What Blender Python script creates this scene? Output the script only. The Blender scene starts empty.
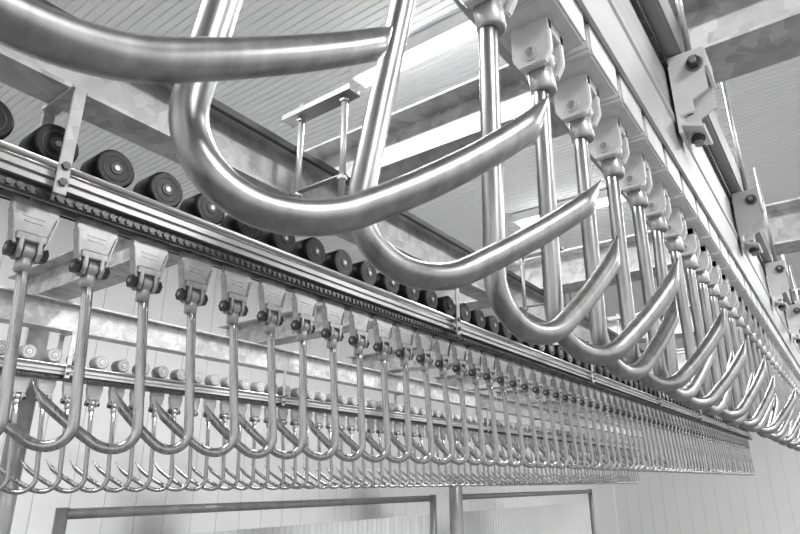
import bpy, bmesh, math, random
from mathutils import Vector, Matrix
random.seed(7)
Z0 = 1.6
scene = bpy.context.scene
COL = scene.collection
scene.view_settings.view_transform = 'Standard'
for lk in ('Medium High Contrast', 'None'):
    try:
        scene.view_settings.look = lk; break
    except Exception: pass

# ---------------------------------------------------------------- materials
def new_mat(name):
    m = bpy.data.materials.new(name); m.use_nodes = True
    nt = m.node_tree
    return m, nt, nt.nodes['Principled BSDF']

def grey(v): return (v, v, v, 1)

def metal(name, lo, hi, rough, metallic=1.0, scale=30, bump=0.0, stretch=(1,1,1), rvar=0.1, voro=False):
    m, nt, b = new_mat(name)
    tc = nt.nodes.new('ShaderNodeTexCoord'); mp = nt.nodes.new('ShaderNodeMapping')
    mp.inputs['Scale'].default_value = stretch
    nt.links.new(tc.outputs['Object'], mp.inputs['Vector'])
    if voro:
        n = nt.nodes.new('ShaderNodeTexVoronoi'); n.inputs['Scale'].default_value = scale
        n2 = nt.nodes.new('ShaderNodeTexNoise'); n2.inputs['Scale'].default_value = scale*0.35
        n2.inputs['Detail'].default_value = 6
        nt.links.new(mp.outputs[0], n2.inputs['Vector'])
        nt.links.new(mp.outputs[0], n.inputs['Vector'])
        mx = nt.nodes.new('ShaderNodeMix'); mx.data_type = 'FLOAT'
        mx.inputs[0].default_value = 0.65
        nt.links.new(n.outputs['Color'], mx.inputs[2]); nt.links.new(n2.outputs[0], mx.inputs[3])
        fac = mx.outputs[0]
    else:
        n = nt.nodes.new('ShaderNodeTexNoise'); n.inputs['Scale'].default_value = scale
        n.inputs['Detail'].default_value = 8
        nt.links.new(mp.outputs[0], n.inputs['Vector'])
        fac = n.outputs[0]
    r = nt.nodes.new('ShaderNodeValToRGB')
    r.color_ramp.elements[0].position = 0.3; r.color_ramp.elements[0].color = grey(lo)
    r.color_ramp.elements[1].position = 0.7; r.color_ramp.elements[1].color = grey(hi)
    nt.links.new(fac, r.inputs[0]); nt.links.new(r.outputs[0], b.inputs['Base Color'])
    mr = nt.nodes.new('ShaderNodeMapRange')
    mr.inputs['To Min'].default_value = rough-rvar; mr.inputs['To Max'].default_value = rough+rvar
    nt.links.new(fac, mr.inputs[0]); nt.links.new(mr.outputs[0], b.inputs['Roughness'])
    b.inputs['Metallic'].default_value = metallic
    if bump:
        bp = nt.nodes.new('ShaderNodeBump'); bp.inputs['Strength'].default_value = bump
        bp.inputs['Distance'].default_value = 0.001
        nt.links.new(fac, bp.inputs['Height']); nt.links.new(bp.outputs[0], b.inputs['Normal'])
    return m

M_HOOK = metal('brushed_stainless', .25, .38, .35, scale=140, bump=.10, stretch=(1,1,.12), rvar=.05)
M_HOOKB = metal('brushed_stainless_lightened', .36, .50, .28, scale=140, bump=.05, stretch=(1,1,.12), rvar=.05)  # same hook steel, extra brightness put into the colour for the farther rows
M_RAIL = metal('rail_stainless', .48, .62, .30, scale=25, stretch=(1,.1,1), rvar=.08)
M_RAILF = metal('pale_channel', .43, .53, .42, metallic=.25, scale=20, stretch=(1,.1,1), rvar=.05)
M_RAILD = metal('grey_channel', .40, .50, .38, metallic=.5, scale=20, stretch=(1,.1,1), rvar=.05)
M_BEAMP = metal('smooth_steel', .32, .39, .4, metallic=.3, scale=14, stretch=(1,.1,1), rvar=.05)
M_TUBE = metal('tube_steel', .32, .40, .4, metallic=.4, scale=14, rvar=.05)
M_CAST = metal('cast_steel', .36, .50, .40, metallic=.7, scale=60, bump=.10, rvar=.06)
M_BLOCK = metal('pale_casting', .66, .76, .4, metallic=.05, scale=50, bump=.05, rvar=.08)
M_DARKST = metal('dark_steel', .08, .18, .40, metallic=.8, scale=70, bump=.2)
M_GALV = metal('galvanised_steel', .38, .64, .45, metallic=.25, scale=38, rvar=.1, voro=True)
M_WHITE = metal('white_coated_steel', .76, .84, .35, metallic=0, scale=12, rvar=.05)
M_BLACK = metal('black_nylon', .006, .018, .40, metallic=0, scale=40)
M_HUB = metal('hub_plastic', .05, .09, .38, metallic=0, scale=40)
M_PALE = metal('pale_nylon', .6, .75, .4, metallic=0, scale=40)
M_MID = metal('mid_grey_nylon', .30, .42, .4, metallic=0, scale=40)
M_EDGE = metal('dark_edge_finish', .08, .12, .5, metallic=.2, scale=20)  # dark grey for the bar along the beam top edge

def panel_mat(name, base):
    m, nt, b = new_mat(name)
    tc = nt.nodes.new('ShaderNodeTexCoord')
    n = nt.nodes.new('ShaderNodeTexNoise'); n.inputs['Scale'].default_value = 1.5; n.inputs['Detail'].default_value = 4
    nt.links.new(tc.outputs['Object'], n.inputs['Vector'])
    r = nt.nodes.new('ShaderNodeValToRGB')
    r.color_ramp.elements[0].color = grey(base-.04); r.color_ramp.elements[1].color = grey(base+.02)
    nt.links.new(n.outputs[0], r.inputs[0]); nt.links.new(r.outputs[0], b.inputs['Base Color'])
    b.inputs['Roughness'].default_value = .6
    return m
M_CEIL = panel_mat('ceiling_panel', .92)
M_WALL = panel_mat('wall_panel', .89)
M_FLOOR = panel_mat('floor_resin', .18)
M_STRIP = panel_mat('translucent_sheet', .78)

m, nt, b = new_mat('lamp_glow')
b.inputs['Emission Color'].default_value = (1,1,1,1); b.inputs['Emission Strength'].default_value = 7
M_LAMP = m

# ---------------------------------------------------------------- mesh builder
class MB:
    def __init__(s): s.bm = bmesh.new(); s.mats = []
    def mi(s, mat):
        if mat not in s.mats: s.mats.append(mat)
        return s.mats.index(mat)
    def _merge(s, b, mat, smooth=None):
        i = s.mi(mat); vm = {}
        for v in b.verts: vm[v] = s.bm.verts.new(v.co)
        for f in b.faces:
            try: nf = s.bm.faces.new([vm[v] for v in f.verts])
            except ValueError: continue
            nf.material_index = i; nf.smooth = f.smooth if smooth is None else smooth
        b.free()
    def box(s, c, d, mat, bevel=0.0, seg=1):
        b = bmesh.new(); bmesh.ops.create_cube(b, size=1)
        for v in b.verts: v.co = Vector((v.co.x*d[0]+c[0], v.co.y*d[1]+c[1], v.co.z*d[2]+c[2]))
        if bevel: bmesh.ops.bevel(b, geom=b.edges[:], offset=bevel, segments=seg, affect='EDGES')
        s._merge(b, mat, False); return s
    def cyl(s, p0, p1, r, mat, seg=16, r2=None, bevel=0.0):
        p0 = Vector(p0); p1 = Vector(p1); ax = p1-p0; L = ax.length
        r2 = r if r2 is None else r2
        prof = [(0, r), (L, r2)]
        if bevel: prof = [(0, r-bevel), (bevel, r), (L-bevel, r2), (L, r2-bevel)]
        q = ax.to_track_quat('Z', 'Y'); b = bmesh.new(); rings = []
        for (h, rr) in prof:
            rings.append([b.verts.new(p0 + q @ Vector((rr*math.cos(2*math.pi*k/seg), rr*math.sin(2*math.pi*k/seg), h))) for k in range(seg)])
        for a, c in zip(rings, rings[1:]):
            for k in range(seg):
                f = b.faces.new([a[k], a[(k+1)%seg], c[(k+1)%seg], c[k]]); f.smooth = seg > 8
        b.faces.new(rings[0][::-1]); b.faces.new(rings[-1])
        s._merge(b, mat); return s
    def ringd(s, c, ax, R, r, mat, seg=20, sec=8):
        q = Vector(ax).to_track_quat('Z', 'Y'); b = bmesh.new(); rs = []
        for i in range(seg):
            a = 2*math.pi*i/seg
            rs.append([b.verts.new(Vector(c)+q @ Vector(((R+r*math.cos(t))*math.cos(a), (R+r*math.cos(t))*math.sin(a), r*math.sin(t)))) for t in [2*math.pi*j/sec for j in range(sec)]])
        for i in range(seg):
            A = rs[i]; B = rs[(i+1)%seg]
            for j in range(sec):
                b.faces.new([A[j], B[j], B[(j+1)%sec], A[(j+1)%sec]])
        s._merge(b, mat, True); return s
    def prism(s, poly, axis, a0, a1, mat, bevel=0.0):
        def P(p, a):
            return Vector((a, p[0], p[1])) if axis == 0 else (Vector((p[0], a, p[1])) if axis == 1 else Vector((p[0], p[1], a)))
        b = bmesh.new()
        A = [b.verts.new(P(p, a0)) for p in poly]; B = [b.verts.new(P(p, a1)) for p in poly]
        n = len(poly)
        for k in range(n): b.faces.new([A[k], A[(k+1)%n], B[(k+1)%n], B[k]])
        b.faces.new(A[::-1]); b.faces.new(B)
        bmesh.ops.recalc_face_normals(b, faces=b.faces[:])
        if bevel: bmesh.ops.bevel(b, geom=b.edges[:], offset=bevel, segments=2, affect='EDGES')
        s._merge(b, mat, False); return s
    def tube(s, pts, radii, mat, seg=20, shift=None):
        b = bmesh.new(); rings = []; n = len(pts)
        for i, p in enumerate(pts):
            t = (Vector(pts[min(i+1, n-1)])-Vector(pts[max(i-1, 0)])).normalized()
            nrm = Vector((-t.z, 0, t.x)); bn = Vector((0, 1, 0))
            c = Vector(p) + (nrm*shift[i] if shift else Vector())
            r = radii[i]
            rings.append([b.verts.new(c+nrm*(r*math.cos(2*math.pi*k/seg))+bn*(r*math.sin(2*math.pi*k/seg))) for k in range(seg)])
        for A, B in zip(rings, rings[1:]):
            for k in range(seg):
                f = b.faces.new([A[k], A[(k+1)%seg], B[(k+1)%seg], B[k]]); f.smooth = True
        b.faces.new(rings[0][::-1]); b.faces.new(rings[-1])
        s._merge(b, mat); return s
    def mesh(s, name):
        bmesh.ops.recalc_face_normals(s.bm, faces=s.bm.faces[:])
        me = bpy.data.meshes.new(name); s.bm.to_mesh(me); s.bm.free()
        for m in s.mats: me.materials.append(m)
        return me

def obj(name, me, loc=(0,0,0), parent=None, rot=None, label=None, cat=None, group=None, kind=None):
    o = bpy.data.objects.new(name, me); COL.objects.link(o)
    o.location = loc
    if rot: o.rotation_euler = rot
    if parent: o.parent = parent
    if label: o['label'] = label
    if cat: o['category'] = cat
    if group: o['group'] = group
    if kind: o['kind'] = kind
    return o

# ---------------------------------------------------------------- camera
f = 600.0
yaw = math.radians(36.3); p = math.radians(19.5)
F = Vector((-math.cos(p)*math.sin(yaw), math.cos(p)*math.cos(yaw), math.sin(p)))
R = Vector((math.cos(yaw), math.sin(yaw), 0))
U = R.cross(F)
cam = bpy.data.cameras.new('camera'); cam.sensor_width = 36; cam.lens = 36*f/800
cam.clip_start = 0.005; cam.clip_end = 100
cam.dof.use_dof = True; cam.dof.focus_distance = 1.1; cam.dof.aperture_fstop = 30
co = bpy.data.objects.new('camera', cam); COL.objects.link(co)
co.matrix_world = Matrix(((R.x, U.x, -F.x, 0), (R.y, U.y, -F.y, 0), (R.z, U.z, -F.z, Z0), (0,0,0,1)))
scene.camera = co

# ---------------------------------------------------------------- hook trolley meshes (origin at hook pin)
def hook_mesh(name, seg=20, segs=None, sc=1.0, R0=.0077, taper=.030, mat=None):
    x, z, h = 0.0, 0.0, math.radians(-94)
    pts = [Vector((x, 0, z))]
    for L, tn, n in segs:
        L *= sc
        for i in range(n):
            d = L/n; dh = math.radians(tn)/n
            h += dh/2; x += d*math.cos(h); z += d*math.sin(h); h += dh/2
            pts.append(Vector((x, 0, z)))
    acc = [0]*len(pts)
    for i in range(len(pts)-2, -1, -1): acc[i] = acc[i+1]+(pts[i+1]-pts[i]).length
    rad = []; sh = []
    for a in acc:
        t = min(1, a/taper); r = R0*(.04+.96*t); rad.append(r); sh.append((R0-r)*.97)
    mb = MB(); mb.tube(pts, rad, mat or M_HOOK, seg, sh)
    return mb.mesh(name)

def eye_mesh(name):
    mb = MB()
    mb.cyl((0,-.009,0), (0,.009,0), .0150, M_CAST, 20, bevel=.002)
    mb.cyl((0,0,-.009), (-.0016,0,-.034), .0120, M_CAST, 16, bevel=.002)
    return mb.mesh(name)

def pin_mesh(name, block=False):
    mb = MB()
    a, c, r = (.0185, .0215, .0055) if block else (.0175, .030, .0125)
    C = M_BLOCK if block else M_DARKST
    mb.cyl((0,-c-.001,0), (0,c+.001,0), .004, M_CAST, 12)
    for sgn in (-1, 1):
        mb.cyl((0,sgn*(a+.0015),0), (0,sgn*c,0), r, C, 16 if block else 6, bevel=.001)
        mb.cyl((0,sgn*a,0), (0,sgn*(a+.0015),0), r+.002, M_BLOCK if block else M_CAST, 16)
    return mb.mesh(name)

RZ = .184; RR = .0362
def bracket_mesh(name, block=False):
    mb = MB()
    C = M_BLOCK if block else M_CAST
    if block:
        for sg in (-1, 1):
            mb.prism([(-.019,.045), (.019,.045), (.019,-.001), (.012,-.013), (-.012,-.013), (-.019,-.001)], 1, sg*.0100, sg*.0185, C, .0012)
        mb.box((0,0,.027), (.038,.037,.012), C, .001)
        mb.prism([(-.045,.040), (-.041,.034), (.041,.034), (.045,.040), (.045,.072), (.041,.0775), (-.041,.0775), (-.045,.072)], 0, -.034, .034, C, .0025)
    else:
        poly = [(-.025,.004), (.025,.004), (.029,.030), (.036,.066), (.0365,.086), (-.0365,.086), (-.036,.066), (-.029,.030)]
        mb.prism(poly, 0, -.005, .005, C, .0010)
        for sg in (-1, 1):
            mb.prism([(sg*.025,.008), (sg*.029,.032), (sg*.036,.066), (sg*.033,.066), (sg*.025,.032), (sg*.020,.008)], 0, -.009, .009, C, .001)
            mb.prism([(-.013,.028), (.013,.028), (.014,-.002), (.010,-.014), (-.010,-.014), (-.014,-.002)], 1, sg*.0105, sg*.0175, C, .001)
        mb.box((0,0,.022), (.026,.046,.014), C, .002)
        for fx in (-1, 1):
            mb.box((fx*.0052,0,.050), (.0014,.028,.0025), C)
            mb.box((fx*.0052,0,.058), (.0014,.034,.0025), C)
    mb.box((0,0,.125), (.008,.022,.10), C, .001)
    return mb.mesh(name)

def roller_mesh(name, mat, rr=RR, dz=0):
    mb = MB()
    mb.cyl((-.031,0,RZ+dz), (.031,0,RZ+dz), rr, mat, 28, bevel=.004)
    return mb.mesh(name)
def hub_mesh(name, mat=None, dz=0, s=1.0):
    mb = MB(); Z = RZ+dz
    mb.cyl((-.0350,0,Z), (.0350,0,Z), .0055*s, M_CAST, 6)
    for sg in (-1, 1):
        mb.ringd((sg*.0306,0,Z), (1,0,0), .0235*s, .0014, mat or M_HUB, 22, 6)
        mb.cyl((sg*.026,0,Z), (sg*.0330,0,Z), .0120*s, mat or M_HUB, 20, bevel=.0015)
    return mb.mesh(name)

S_A = [(.240,0,5),(.0565,92,16),(.03,38,8),(.118,14,24)]
S_B = [(.240,0,5),(.0565,94,16),(.03,40,8),(.114,12,24)]
S_C = [(.238,0,5),(.058,92,16),(.034,36,8),(.118,14,24)]
ME_HOOKS = [hook_mesh('hook_long', 24, S_A), hook_mesh('hook_mid', 20, S_B), hook_mesh('hook_wide', 20, S_C)]
L_A = [(.246,0,5),(.050,94,16),(.028,38,8),(.124,12,22)]
L_B = [(.246,0,5),(.048,95,16),(.028,41,8),(.120,10,22)]
L_C = [(.244,0,5),(.052,93,16),(.030,36,8),(.126,12,22)]
ME_HOOKL = [hook_mesh('hook_middle_row', 18, s, 1.04, .0086, .038, M_HOOKB) for s in (L_A, L_B, L_C)]
ME_HOOKLW = hook_mesh('hook_middle_row_wide', 18, [(.245,0,5),(.052,93,16),(.034,36,8),(.136,10,22)], 1.04, .0087, .038, M_HOOKB)
ME_HOOK0 = hook_mesh('hook_near', 28, [(.226,0,5),(.068,88,20),(.048,32,10),(.142,8,34)], taper=.022)
ME_HOOK1 = hook_mesh('hook_near_second', 28, [(.234,0,5),(.066,92,20),(.036,34,10),(.134,16,34)], taper=.026)
ME_HOOK2 = hook_mesh('hook_near_third', 28, [(.229,0,5),(.060,92,20),(.034,37,10),(.128,9,34)], taper=.026)
ME_HOOKF = hook_mesh('hook_far', 14, [(.236,0,4),(.068,94,12),(.036,26,6),(.155,16,14)], 1.28, .0095, .05, M_HOOKB)
ME_EYE = eye_mesh('hook_eye'); ME_PIN = pin_mesh('hinge_pin'); ME_PINN = pin_mesh('hinge_pin_pale', True)
ME_BR = bracket_mesh('trolley_bracket'); ME_BRN = bracket_mesh('block_bracket', True)
ME_ROL = roller_mesh('roller', M_BLACK); ME_ROLP = roller_mesh('grey_roller', M_MID, .030, -.006)
ME_HUB = hub_mesh('roller_hub'); ME_HUBP = hub_mesh('roller_hub_pale', M_PALE); ME_HUBF = hub_mesh('roller_hub_small', M_PALE, -.006, .85)

def trolley(x, y, z, flip, hyaw, tilt, group, label, full=True, hub=None, hm=None, br=None, rol=None, pin=None):
    e = obj('hook_trolley', None, (x, y, z), label=label, cat='conveyor hook', group=group)
    e.empty_display_size = .05
    base = math.pi if flip else 0.0
    obj('bracket', br or ME_BR, parent=e, rot=(0,0,base))
    r = obj('roller', rol or ME_ROL, parent=e, rot=(0,0,base))
    obj('roller_hub', hub or ME_HUB, parent=r)
    h = obj('hook', hm or random.choice(ME_HOOKS), parent=e, rot=(0, tilt, hyaw), label='curved brushed steel hook with tapered point')
    if full:
        obj('hinge_pin', pin or ME_PIN, parent=e, rot=(0,0,base))
        obj('hook_eye', ME_EYE, parent=h, rot=(0, 0, base-hyaw))
    return e

PITCH = .102
XN, XL, XF = -.173, -1.0, -2.67
ZC = Z0+.34
DN, DF = .031, -.028
yaws = {0:84, 1:57, 2:57, 3:70, 4:57, 5:73, 6:58}
tilts = {0:-5, 1:4, 2:6}
dys = {0:-.054, 1:-.008, 2:.008}
dzs = {0:.020, 1:.008, 2:.004}
for k in range(0, 32):
    a = yaws.get(k, (72 if k % 2 else 57)+random.uniform(-4, 4))
    trolley(XN, .05+PITCH*k+dys.get(k, 0), ZC+DN+dzs.get(k, 0), True, math.radians(a), math.radians(tilts.get(k, -2.0+random.uniform(-1.2, 1.2))),
            'overhead hooks on the aisle rail', 'shiny steel conveyor hook hanging from grey overhead rail', br=ME_BRN, hm={0:ME_HOOK0, 1:ME_HOOK1, 2:ME_HOOK2}.get(k), pin=ME_PINN)
for k in range(-2, 74):
    a = 237+random.uniform(-6, 6)
    trolley(XL, .466+PITCH*k, ZC-.002, False, math.radians(a), math.radians(random.uniform(-1.5, 1.5)),
            'hooks on the middle rail', 'steel conveyor hook under black roller and tube rail', hub=ME_HUBP if (k > 14 and k % 9 < 4) else None,
            hm=ME_HOOKLW if k in (0, 1) else random.choice(ME_HOOKL))
for k in range(0, 84):
    a = 235+random.uniform(-6, 6)
    trolley(XF, .95+PITCH*k, ZC+DF, False, math.radians(a), math.radians(random.uniform(-1.5, 1.5)),
            'hooks on the wall side rail', 'pale steel conveyor hook on rail beside the wall', full=k < 30, hub=ME_HUBF, hm=ME_HOOKF, rol=ME_ROLP)

# ---------------------------------------------------------------- rails
def rail(x, y0, y1, dz, label, outer=True, cm=None):
    e = obj('conveyor_rail', None, (x, y0, Z0+dz), label=label, cat='rail')
    L = y1-y0
    for sg in (-1, 1):
        obj('rail_tube', MB().cyl((sg*.020,0,.476), (sg*.020,L,.476), .009, M_RAIL, 20).mesh('rail_tube'), parent=e)
        if outer:
            obj('outer_tube', MB().cyl((sg*.043,0,.479), (sg*.043,L,.479), .0058, M_RAIL, 16).mesh('outer_tube'), parent=e)
            q = lambda a, z: (sg*a, z)
            poly = [q(.014,.470), q(.037,.470), q(.037,.467), q(.042,.467), q(.042,.457), q(.036,.456), q(.036,.452), q(.042,.451), q(.042,.442), q(.034,.442), q(.030,.462), q(.019,.462), q(.019,.424), q(.014,.424)]
            obj('channel', MB().prism(poly, 1, 0, L, cm or M_RAILD).mesh('channel'), parent=e)
            mb = MB(); P = .0150; n = int(L/P)
            mb.box((sg*.028,L/2,.431), (.004,L,.012), M_DARKST)
            for i in range(n):
                mb.cyl((sg*.022,(i+.5)*P,.431), (sg*.033,(i+.5)*P,.431), .0050, M_DARKST, 8)
            obj('roller_chain', mb.mesh('roller_chain'), parent=e, kind='stuff')
    return e
rail(XL, -.6, 8.1, 0, 'long pale conveyor rail with chain carrying black rollers')
rail(XF, .3, 9.8, DF, 'conveyor rail carrying pale rollers beside the wall', cm=M_RAILF)
e = rail(XN, -.6, 4.2, DN, 'smooth pale cased steel rail above the aisle hooks', False)
for sg, xo in ((1, .040), (-1, .062)):
    poly = [(sg*.008,.418), (sg*.028,.418), (sg*.036,.412), (sg*xo,.412), (sg*xo,.49), (sg*(xo+.003),.493), (sg*(xo+.003),.505), (sg*xo,.508), (sg*xo,.59), (sg*.02,.59), (sg*.02,.586), (sg*(xo-.004),.586), (sg*(xo-.004),.422), (sg*.008,.422)]
    obj('side_plate', MB().prism(poly, 1, 0, 4.8, M_RAILF).mesh('side_plate'), parent=e)
mb = MB(); mb.box((.042,2.4,.597), (.010,4.8,.014), M_DARKST)  # dark strip between the side plate and the box beam
obj('dark_strip', mb.mesh('dark_strip'), parent=e, label='dark strip above the side plate')

def ibeam(x, y0, y1, zb, h, w, label, edge=False):
    t = .008
    poly = [(-w/2,0), (w/2,0), (w/2,t), (t/2,t), (t/2,h-t), (w/2,h-t), (w/2,h), (-w/2,h), (-w/2,h-t), (-t/2,h-t), (-t/2,t), (-w/2,t)]
    e = obj('support_beam', MB().prism(poly, 1, 0, y1-y0, M_GALV).mesh('support_beam'), (x, y0, Z0+zb), label=label, cat='steel beam')
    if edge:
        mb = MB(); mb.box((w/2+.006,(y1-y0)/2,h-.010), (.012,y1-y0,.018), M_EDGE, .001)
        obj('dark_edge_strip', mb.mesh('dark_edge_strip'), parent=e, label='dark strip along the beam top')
    return e
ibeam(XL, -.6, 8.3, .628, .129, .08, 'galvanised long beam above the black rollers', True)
ibeam(XF, .2, 10, .600, .127, .08, 'galvanised long beam beside the wall')
ibeam(XN-.030, -.6, 4.4, .662, .095, .05, 'galvanised long beam above the aisle hooks')

def hanger_mesh():
    mb = MB()
    for sg in (-1, 1):
        mb.box((sg*.055,0,.526), (.005,.020,.198), M_GALV, .001)
        for z, x in ((.476,.03), (.447,.042)):
            mb.cyl((sg*x,0,z), (sg*.061,0,z), .004, M_CAST, 10)
            mb.cyl((sg*.0575,0,z), (sg*.063,0,z), .007, M_DARKST, 6)
    mb.box((0,0,.6245), (.115,.026,.007), M_GALV, .001)
    return mb.mesh('rail_hanger')
ME_HG = hanger_mesh()
def hangers(x, ys, dz, lab, g):
    for y in ys: obj('rail_hanger', ME_HG, (x, y, Z0+dz), label=lab, cat='bracket', group=g)
hangers(XL, [.372+1.224*i for i in range(7)], 0, 'bolted galvanised hanger clamping the tube rail', 'middle rail hangers')
hangers(XF, [1.205+1.224*i for i in range(7)], DF, 'bolted hanger clamping the wall side rail', 'wall side rail hangers')

mb = MB(); mb.box((.036,2.4,.680), (.040,4.8,.080), M_BEAMP, .004, 2)
obj('box_beam', mb.mesh('box_beam'), (XN+.012, -.6, Z0+.0), label='grey square steel tube along the aisle rail', cat='steel beam')

def outer_bracket():
    mb = MB()
    H = M_WHITE
    mb.prism([(0,.500), (.005,.500), (.005,.632), (.050,.632), (.050,.600), (.055,.600), (.055,.637), (0,.637)], 1, -.034, .034, H)
    for a, c in ((.029,.034), (-.034,-.029)):
        mb.prism([(.005,.530), (.026,.530), (.026,.550), (.050,.562), (.050,.632), (.005,.632)], 1, a, c, H)
    mb.prism([(.005,.512), (.034,.500), (.036,.504), (.005,.517)], 1, -.034, .034, H)
    mb.cyl((.038,-.052,.610), (.038,.052,.610), .005, M_CAST, 12)
    for sg in (-1, 1):
        mb.cyl((.038,sg*.034,.610), (.038,sg*.037,.610), .013, M_CAST, 16)
        mb.cyl((.038,sg*.037,.610), (.038,sg*.045,.610), .010, M_DARKST, 6)
    mb.cyl((.005,.012,.560), (.009,.012,.560), .010, M_CAST, 16)
    mb.cyl((.009,.012,.560), (.018,.012,.560), .008, M_DARKST, 6)
    mb.cyl((.020,0,.488), (.020,0,.524), .006, M_CAST, 12); mb.cyl((.020,0,.495), (.020,0,.504), .010, M_DARKST, 6)
    return mb.mesh('outer_bracket')
ME_OB = outer_bracket()
for i in range(6):
    e = obj('outer_bracket', ME_OB, (XN+.0455, .93+.6*i, Z0+.0), label='white folded bracket with hex bolts on the rail side', cat='bracket', group='aisle rail brackets')
    mb = MB(); mb.cyl((.030,0,.618), (.030,0,.98), .005, M_CAST, 10); mb.cyl((.030,0,.637), (.030,0,.647), .010, M_DARKST, 6)
    obj('rod', mb.mesh('rod'), parent=e)

# ---------------------------------------------------------------- cross beams
for i, y in enumerate((-.30, 1.14, 2.36, 3.58, 4.8, 6.02, 7.24)):
    w, h, t = .13, .150, .007
    poly = [(-w/2,0), (w/2,0), (w/2,t), (t/2,t), (t/2,h-t), (w/2,h-t), (w/2,h), (-w/2,h), (-w/2,h-t), (-t/2,h-t), (-t/2,t), (-w/2,t)]
    obj('cross_beam', MB().prism(poly, 0, -3.1, .75, M_GALV).mesh('cross_beam'), (0, y, Z0+.757), label='galvanised cross beam resting on the long beams', cat='steel beam', group='cross beams')

def trapeze(y):
    e = obj('rod_trapeze', None, (-.87, y, Z0), label='two threaded rods under a short steel channel', cat='threaded rod', group='rail trapezes')
    for sg in (-1, 1):
        mb = MB(); mb.cyl((sg*.07,0,.555), (sg*.07,0,.870), .0078, M_RAILD, 14)
        for z in (.620, .821): mb.cyl((sg*.07,0,z), (sg*.07,0,z+.008), .012, M_CAST, 6)
        obj('rod', mb.mesh('rod'), parent=e)
    mb = MB(); mb.prism([(-.020,.834), (.020,.834), (.020,.848), (.017,.848), (.017,.838), (-.017,.838), (-.017,.848), (-.020,.848)], 0, -.12, .10, M_BEAMP)
    obj('channel', mb.mesh('channel'), parent=e)
    mb = MB(); mb.box((-.02,0,.6305), (.20,.014,.004), M_BEAMP)
    obj('lower_plate', mb.mesh('lower_plate'), parent=e)
for y in (.874, 2.10, 3.32, 4.54): trapeze(y)

def rodset(x, y):
    e = obj('hanger_rod_set', None, (x, y, Z0+.757+.150), label='pair of threaded rods hanging the beams from the ceiling', cat='threaded rod', group='ceiling rods')
    for sg in (-1, 1):
        mb = MB(); mb.cyl((0,sg*.08,-.16), (0,sg*.08,1.095), .006, M_CAST, 10)
        mb.cyl((0,sg*.08,.006), (0,sg*.08,.018), .012, M_CAST, 6)
        obj('rod', mb.mesh('rod'), parent=e)
    mb = MB(); mb.box((0,0,.003), (.05,.20,.006), M_GALV)
    obj('clamp_plate', mb.mesh('clamp_plate'), parent=e)
for x, y in ((.55,1.14), (.55,3.58), (-2.2,6.02)): rodset(x, y)

# ---------------------------------------------------------------- light fixtures, plus an unseen row added for illumination
def lamp(x, y):
    e = obj('ceiling_light', None, (x, y, 3.56), label='white fluorescent batten under the ribbed ceiling', cat='ceiling light', group='ceiling lights')
    mb = MB(); mb.prism([(-.05,.03), (.05,.03), (.038,-.03), (-.038,-.03)], 0, -.62, .62, M_WHITE)
    obj('housing', mb.mesh('housing'), parent=e)
    for sg in (-1, 1):
        mb = MB(); mb.cyl((-.58,sg*.024,-.05), (.58,sg*.024,-.05), .014, M_LAMP, 14)
        obj('lamp_tube', mb.mesh('lamp_tube'), parent=e)
    L = bpy.data.lights.new('lamp_light', 'AREA'); L.shape = 'RECTANGLE'; L.size = 1.1; L.size_y = .2; L.energy = 52
    lo = bpy.data.objects.new('lamp_light', L); COL.objects.link(lo); lo.parent = e; lo.location = (0, 0, -.08)
for x, y in ((-1.3,-.3), (-1.1,1.96), (-1.25,4.1), (-1.3,9)): lamp(x, y)
for y in (-.3, 1.96, 4.1, 6.3, 8.5, 11): lamp(1.8, y)  # unseen fixtures, added only to brighten the room

# ---------------------------------------------------------------- room shell
X0, X1, Y0, Y1 = -4.5, 4.0, -3.0, 14.0
prof = []
y = Y0
while y < Y1:
    prof += [(y, 3.60), (y+.032, 3.60), (y+.0345, 3.607), (y+.0380, 3.607), (y+.0405, 3.60)]
    y += .0405
prof += [(Y1, 3.60), (Y1, 3.68), (Y0, 3.68)]
b = bmesh.new()
A = [b.verts.new((X0, q[0], q[1])) for q in prof]; B = [b.verts.new((X1, q[0], q[1])) for q in prof]
for i in range(len(prof)-1):
    if (A[i].co-A[i+1].co).length > 1e-6: b.faces.new([A[i], B[i], B[i+1], A[i+1]])
me = bpy.data.meshes.new('ceiling'); b.to_mesh(me); b.free(); me.materials.append(M_CEIL)
obj('ceiling', me, kind='structure')
mb = MB(); mb.box(((X0+X1)/2, (Y0+Y1)/2, -.05), (X1-X0, Y1-Y0, .1), M_FLOOR); obj('floor', mb.mesh('floor'), kind='structure')
mb = MB()
y = Y0
while y < Y1-.01:
    mb.box((X0-.05, y+.125, 1.8), (.1, .246, 3.6), M_WALL, .002); y += .25
mb.box((X0-.06, (Y0+Y1)/2, 1.8), (.10, Y1-Y0, 3.6), M_WHITE)
obj('wall_left', mb.mesh('wall_left'), kind='structure')
mb = MB(); x = X0
while x < X1-.01:
    mb.box((x+.125, Y1+.05, 1.8), (.245, .1, 3.6), M_WALL, .003); x += .25
mb.box(((X0+X1)/2, Y1+.06, 1.8), (X1-X0, .10, 3.6), M_WHITE)
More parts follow.
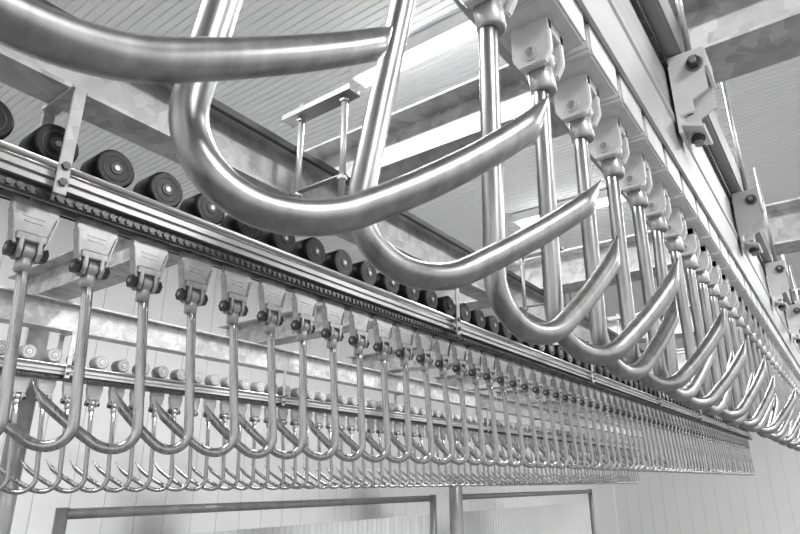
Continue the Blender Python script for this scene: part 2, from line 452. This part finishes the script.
obj('wall_back', mb.mesh('wall_back'), kind='structure')

# ---------------------------------------------------------------- guard frames by the wall
def frame(y0, y1, top):
    e = obj('guard_frame', None, (-3.2, y0, 0), label='steel tube frame holding a pale ribbed sheet', cat='guard frame', group='guard frames')
    L = y1-y0; rr = .030
    for yy in (0, L):
        obj('post', MB().cyl((0,yy,0), (0,yy,top+rr), rr, M_TUBE, 20).mesh('post'), parent=e)
    for zz in (top, .4):
        obj('rail', MB().cyl((0,0,zz), (0,L,zz), .025, M_TUBE, 20).mesh('rail'), parent=e)
    mb = MB(); yy = .06
    while yy < L-.09:
        mb.box((-.02,yy+.03,(top+.4)/2-.06), (.006,.054,top-.55), M_STRIP, .001); yy += .058
    obj('sheet', mb.mesh('sheet'), parent=e)
frame(1.57, 4.86, Z0-.160)
frame(5.26, 8.9, Z0-.160)
mb = MB(); mb.cyl((0,0,0), (0,0,2.30), .045, M_TUBE, 24)
obj('support_post', mb.mesh('support_post'), (-3.05, 1.24, 0), label='grey round steel post beside the guard frame', cat='post')
mb = MB(); mb.cyl((0,0,0), (0,0,1.62), .060, M_TUBE, 24, bevel=.01)
obj('round_post', mb.mesh('round_post'), (-3.02, 4.96, 0), label='round steel post between the two guard frames', cat='post')

# ---------------------------------------------------------------- world
w = bpy.data.worlds.new('world'); scene.world = w; w.use_nodes = True
nt = w.node_tree; bg = nt.nodes['Background']
tc = nt.nodes.new('ShaderNodeTexCoord'); sx = nt.nodes.new('ShaderNodeSeparateXYZ')
mr = nt.nodes.new('ShaderNodeMapRange'); mr.inputs['From Min'].default_value = -.40; mr.inputs['From Max'].default_value = .5
cr = nt.nodes.new('ShaderNodeValToRGB')
cr.color_ramp.elements[0].color = grey(.03); cr.color_ramp.elements[1].color = grey(1.0)
nt.links.new(tc.outputs['Generated'], sx.inputs[0]); nt.links.new(sx.outputs['Z'], mr.inputs[0])
nt.links.new(mr.outputs[0], cr.inputs[0]); nt.links.new(cr.outputs[0], bg.inputs[0])
bg.inputs[1].default_value = 2.0
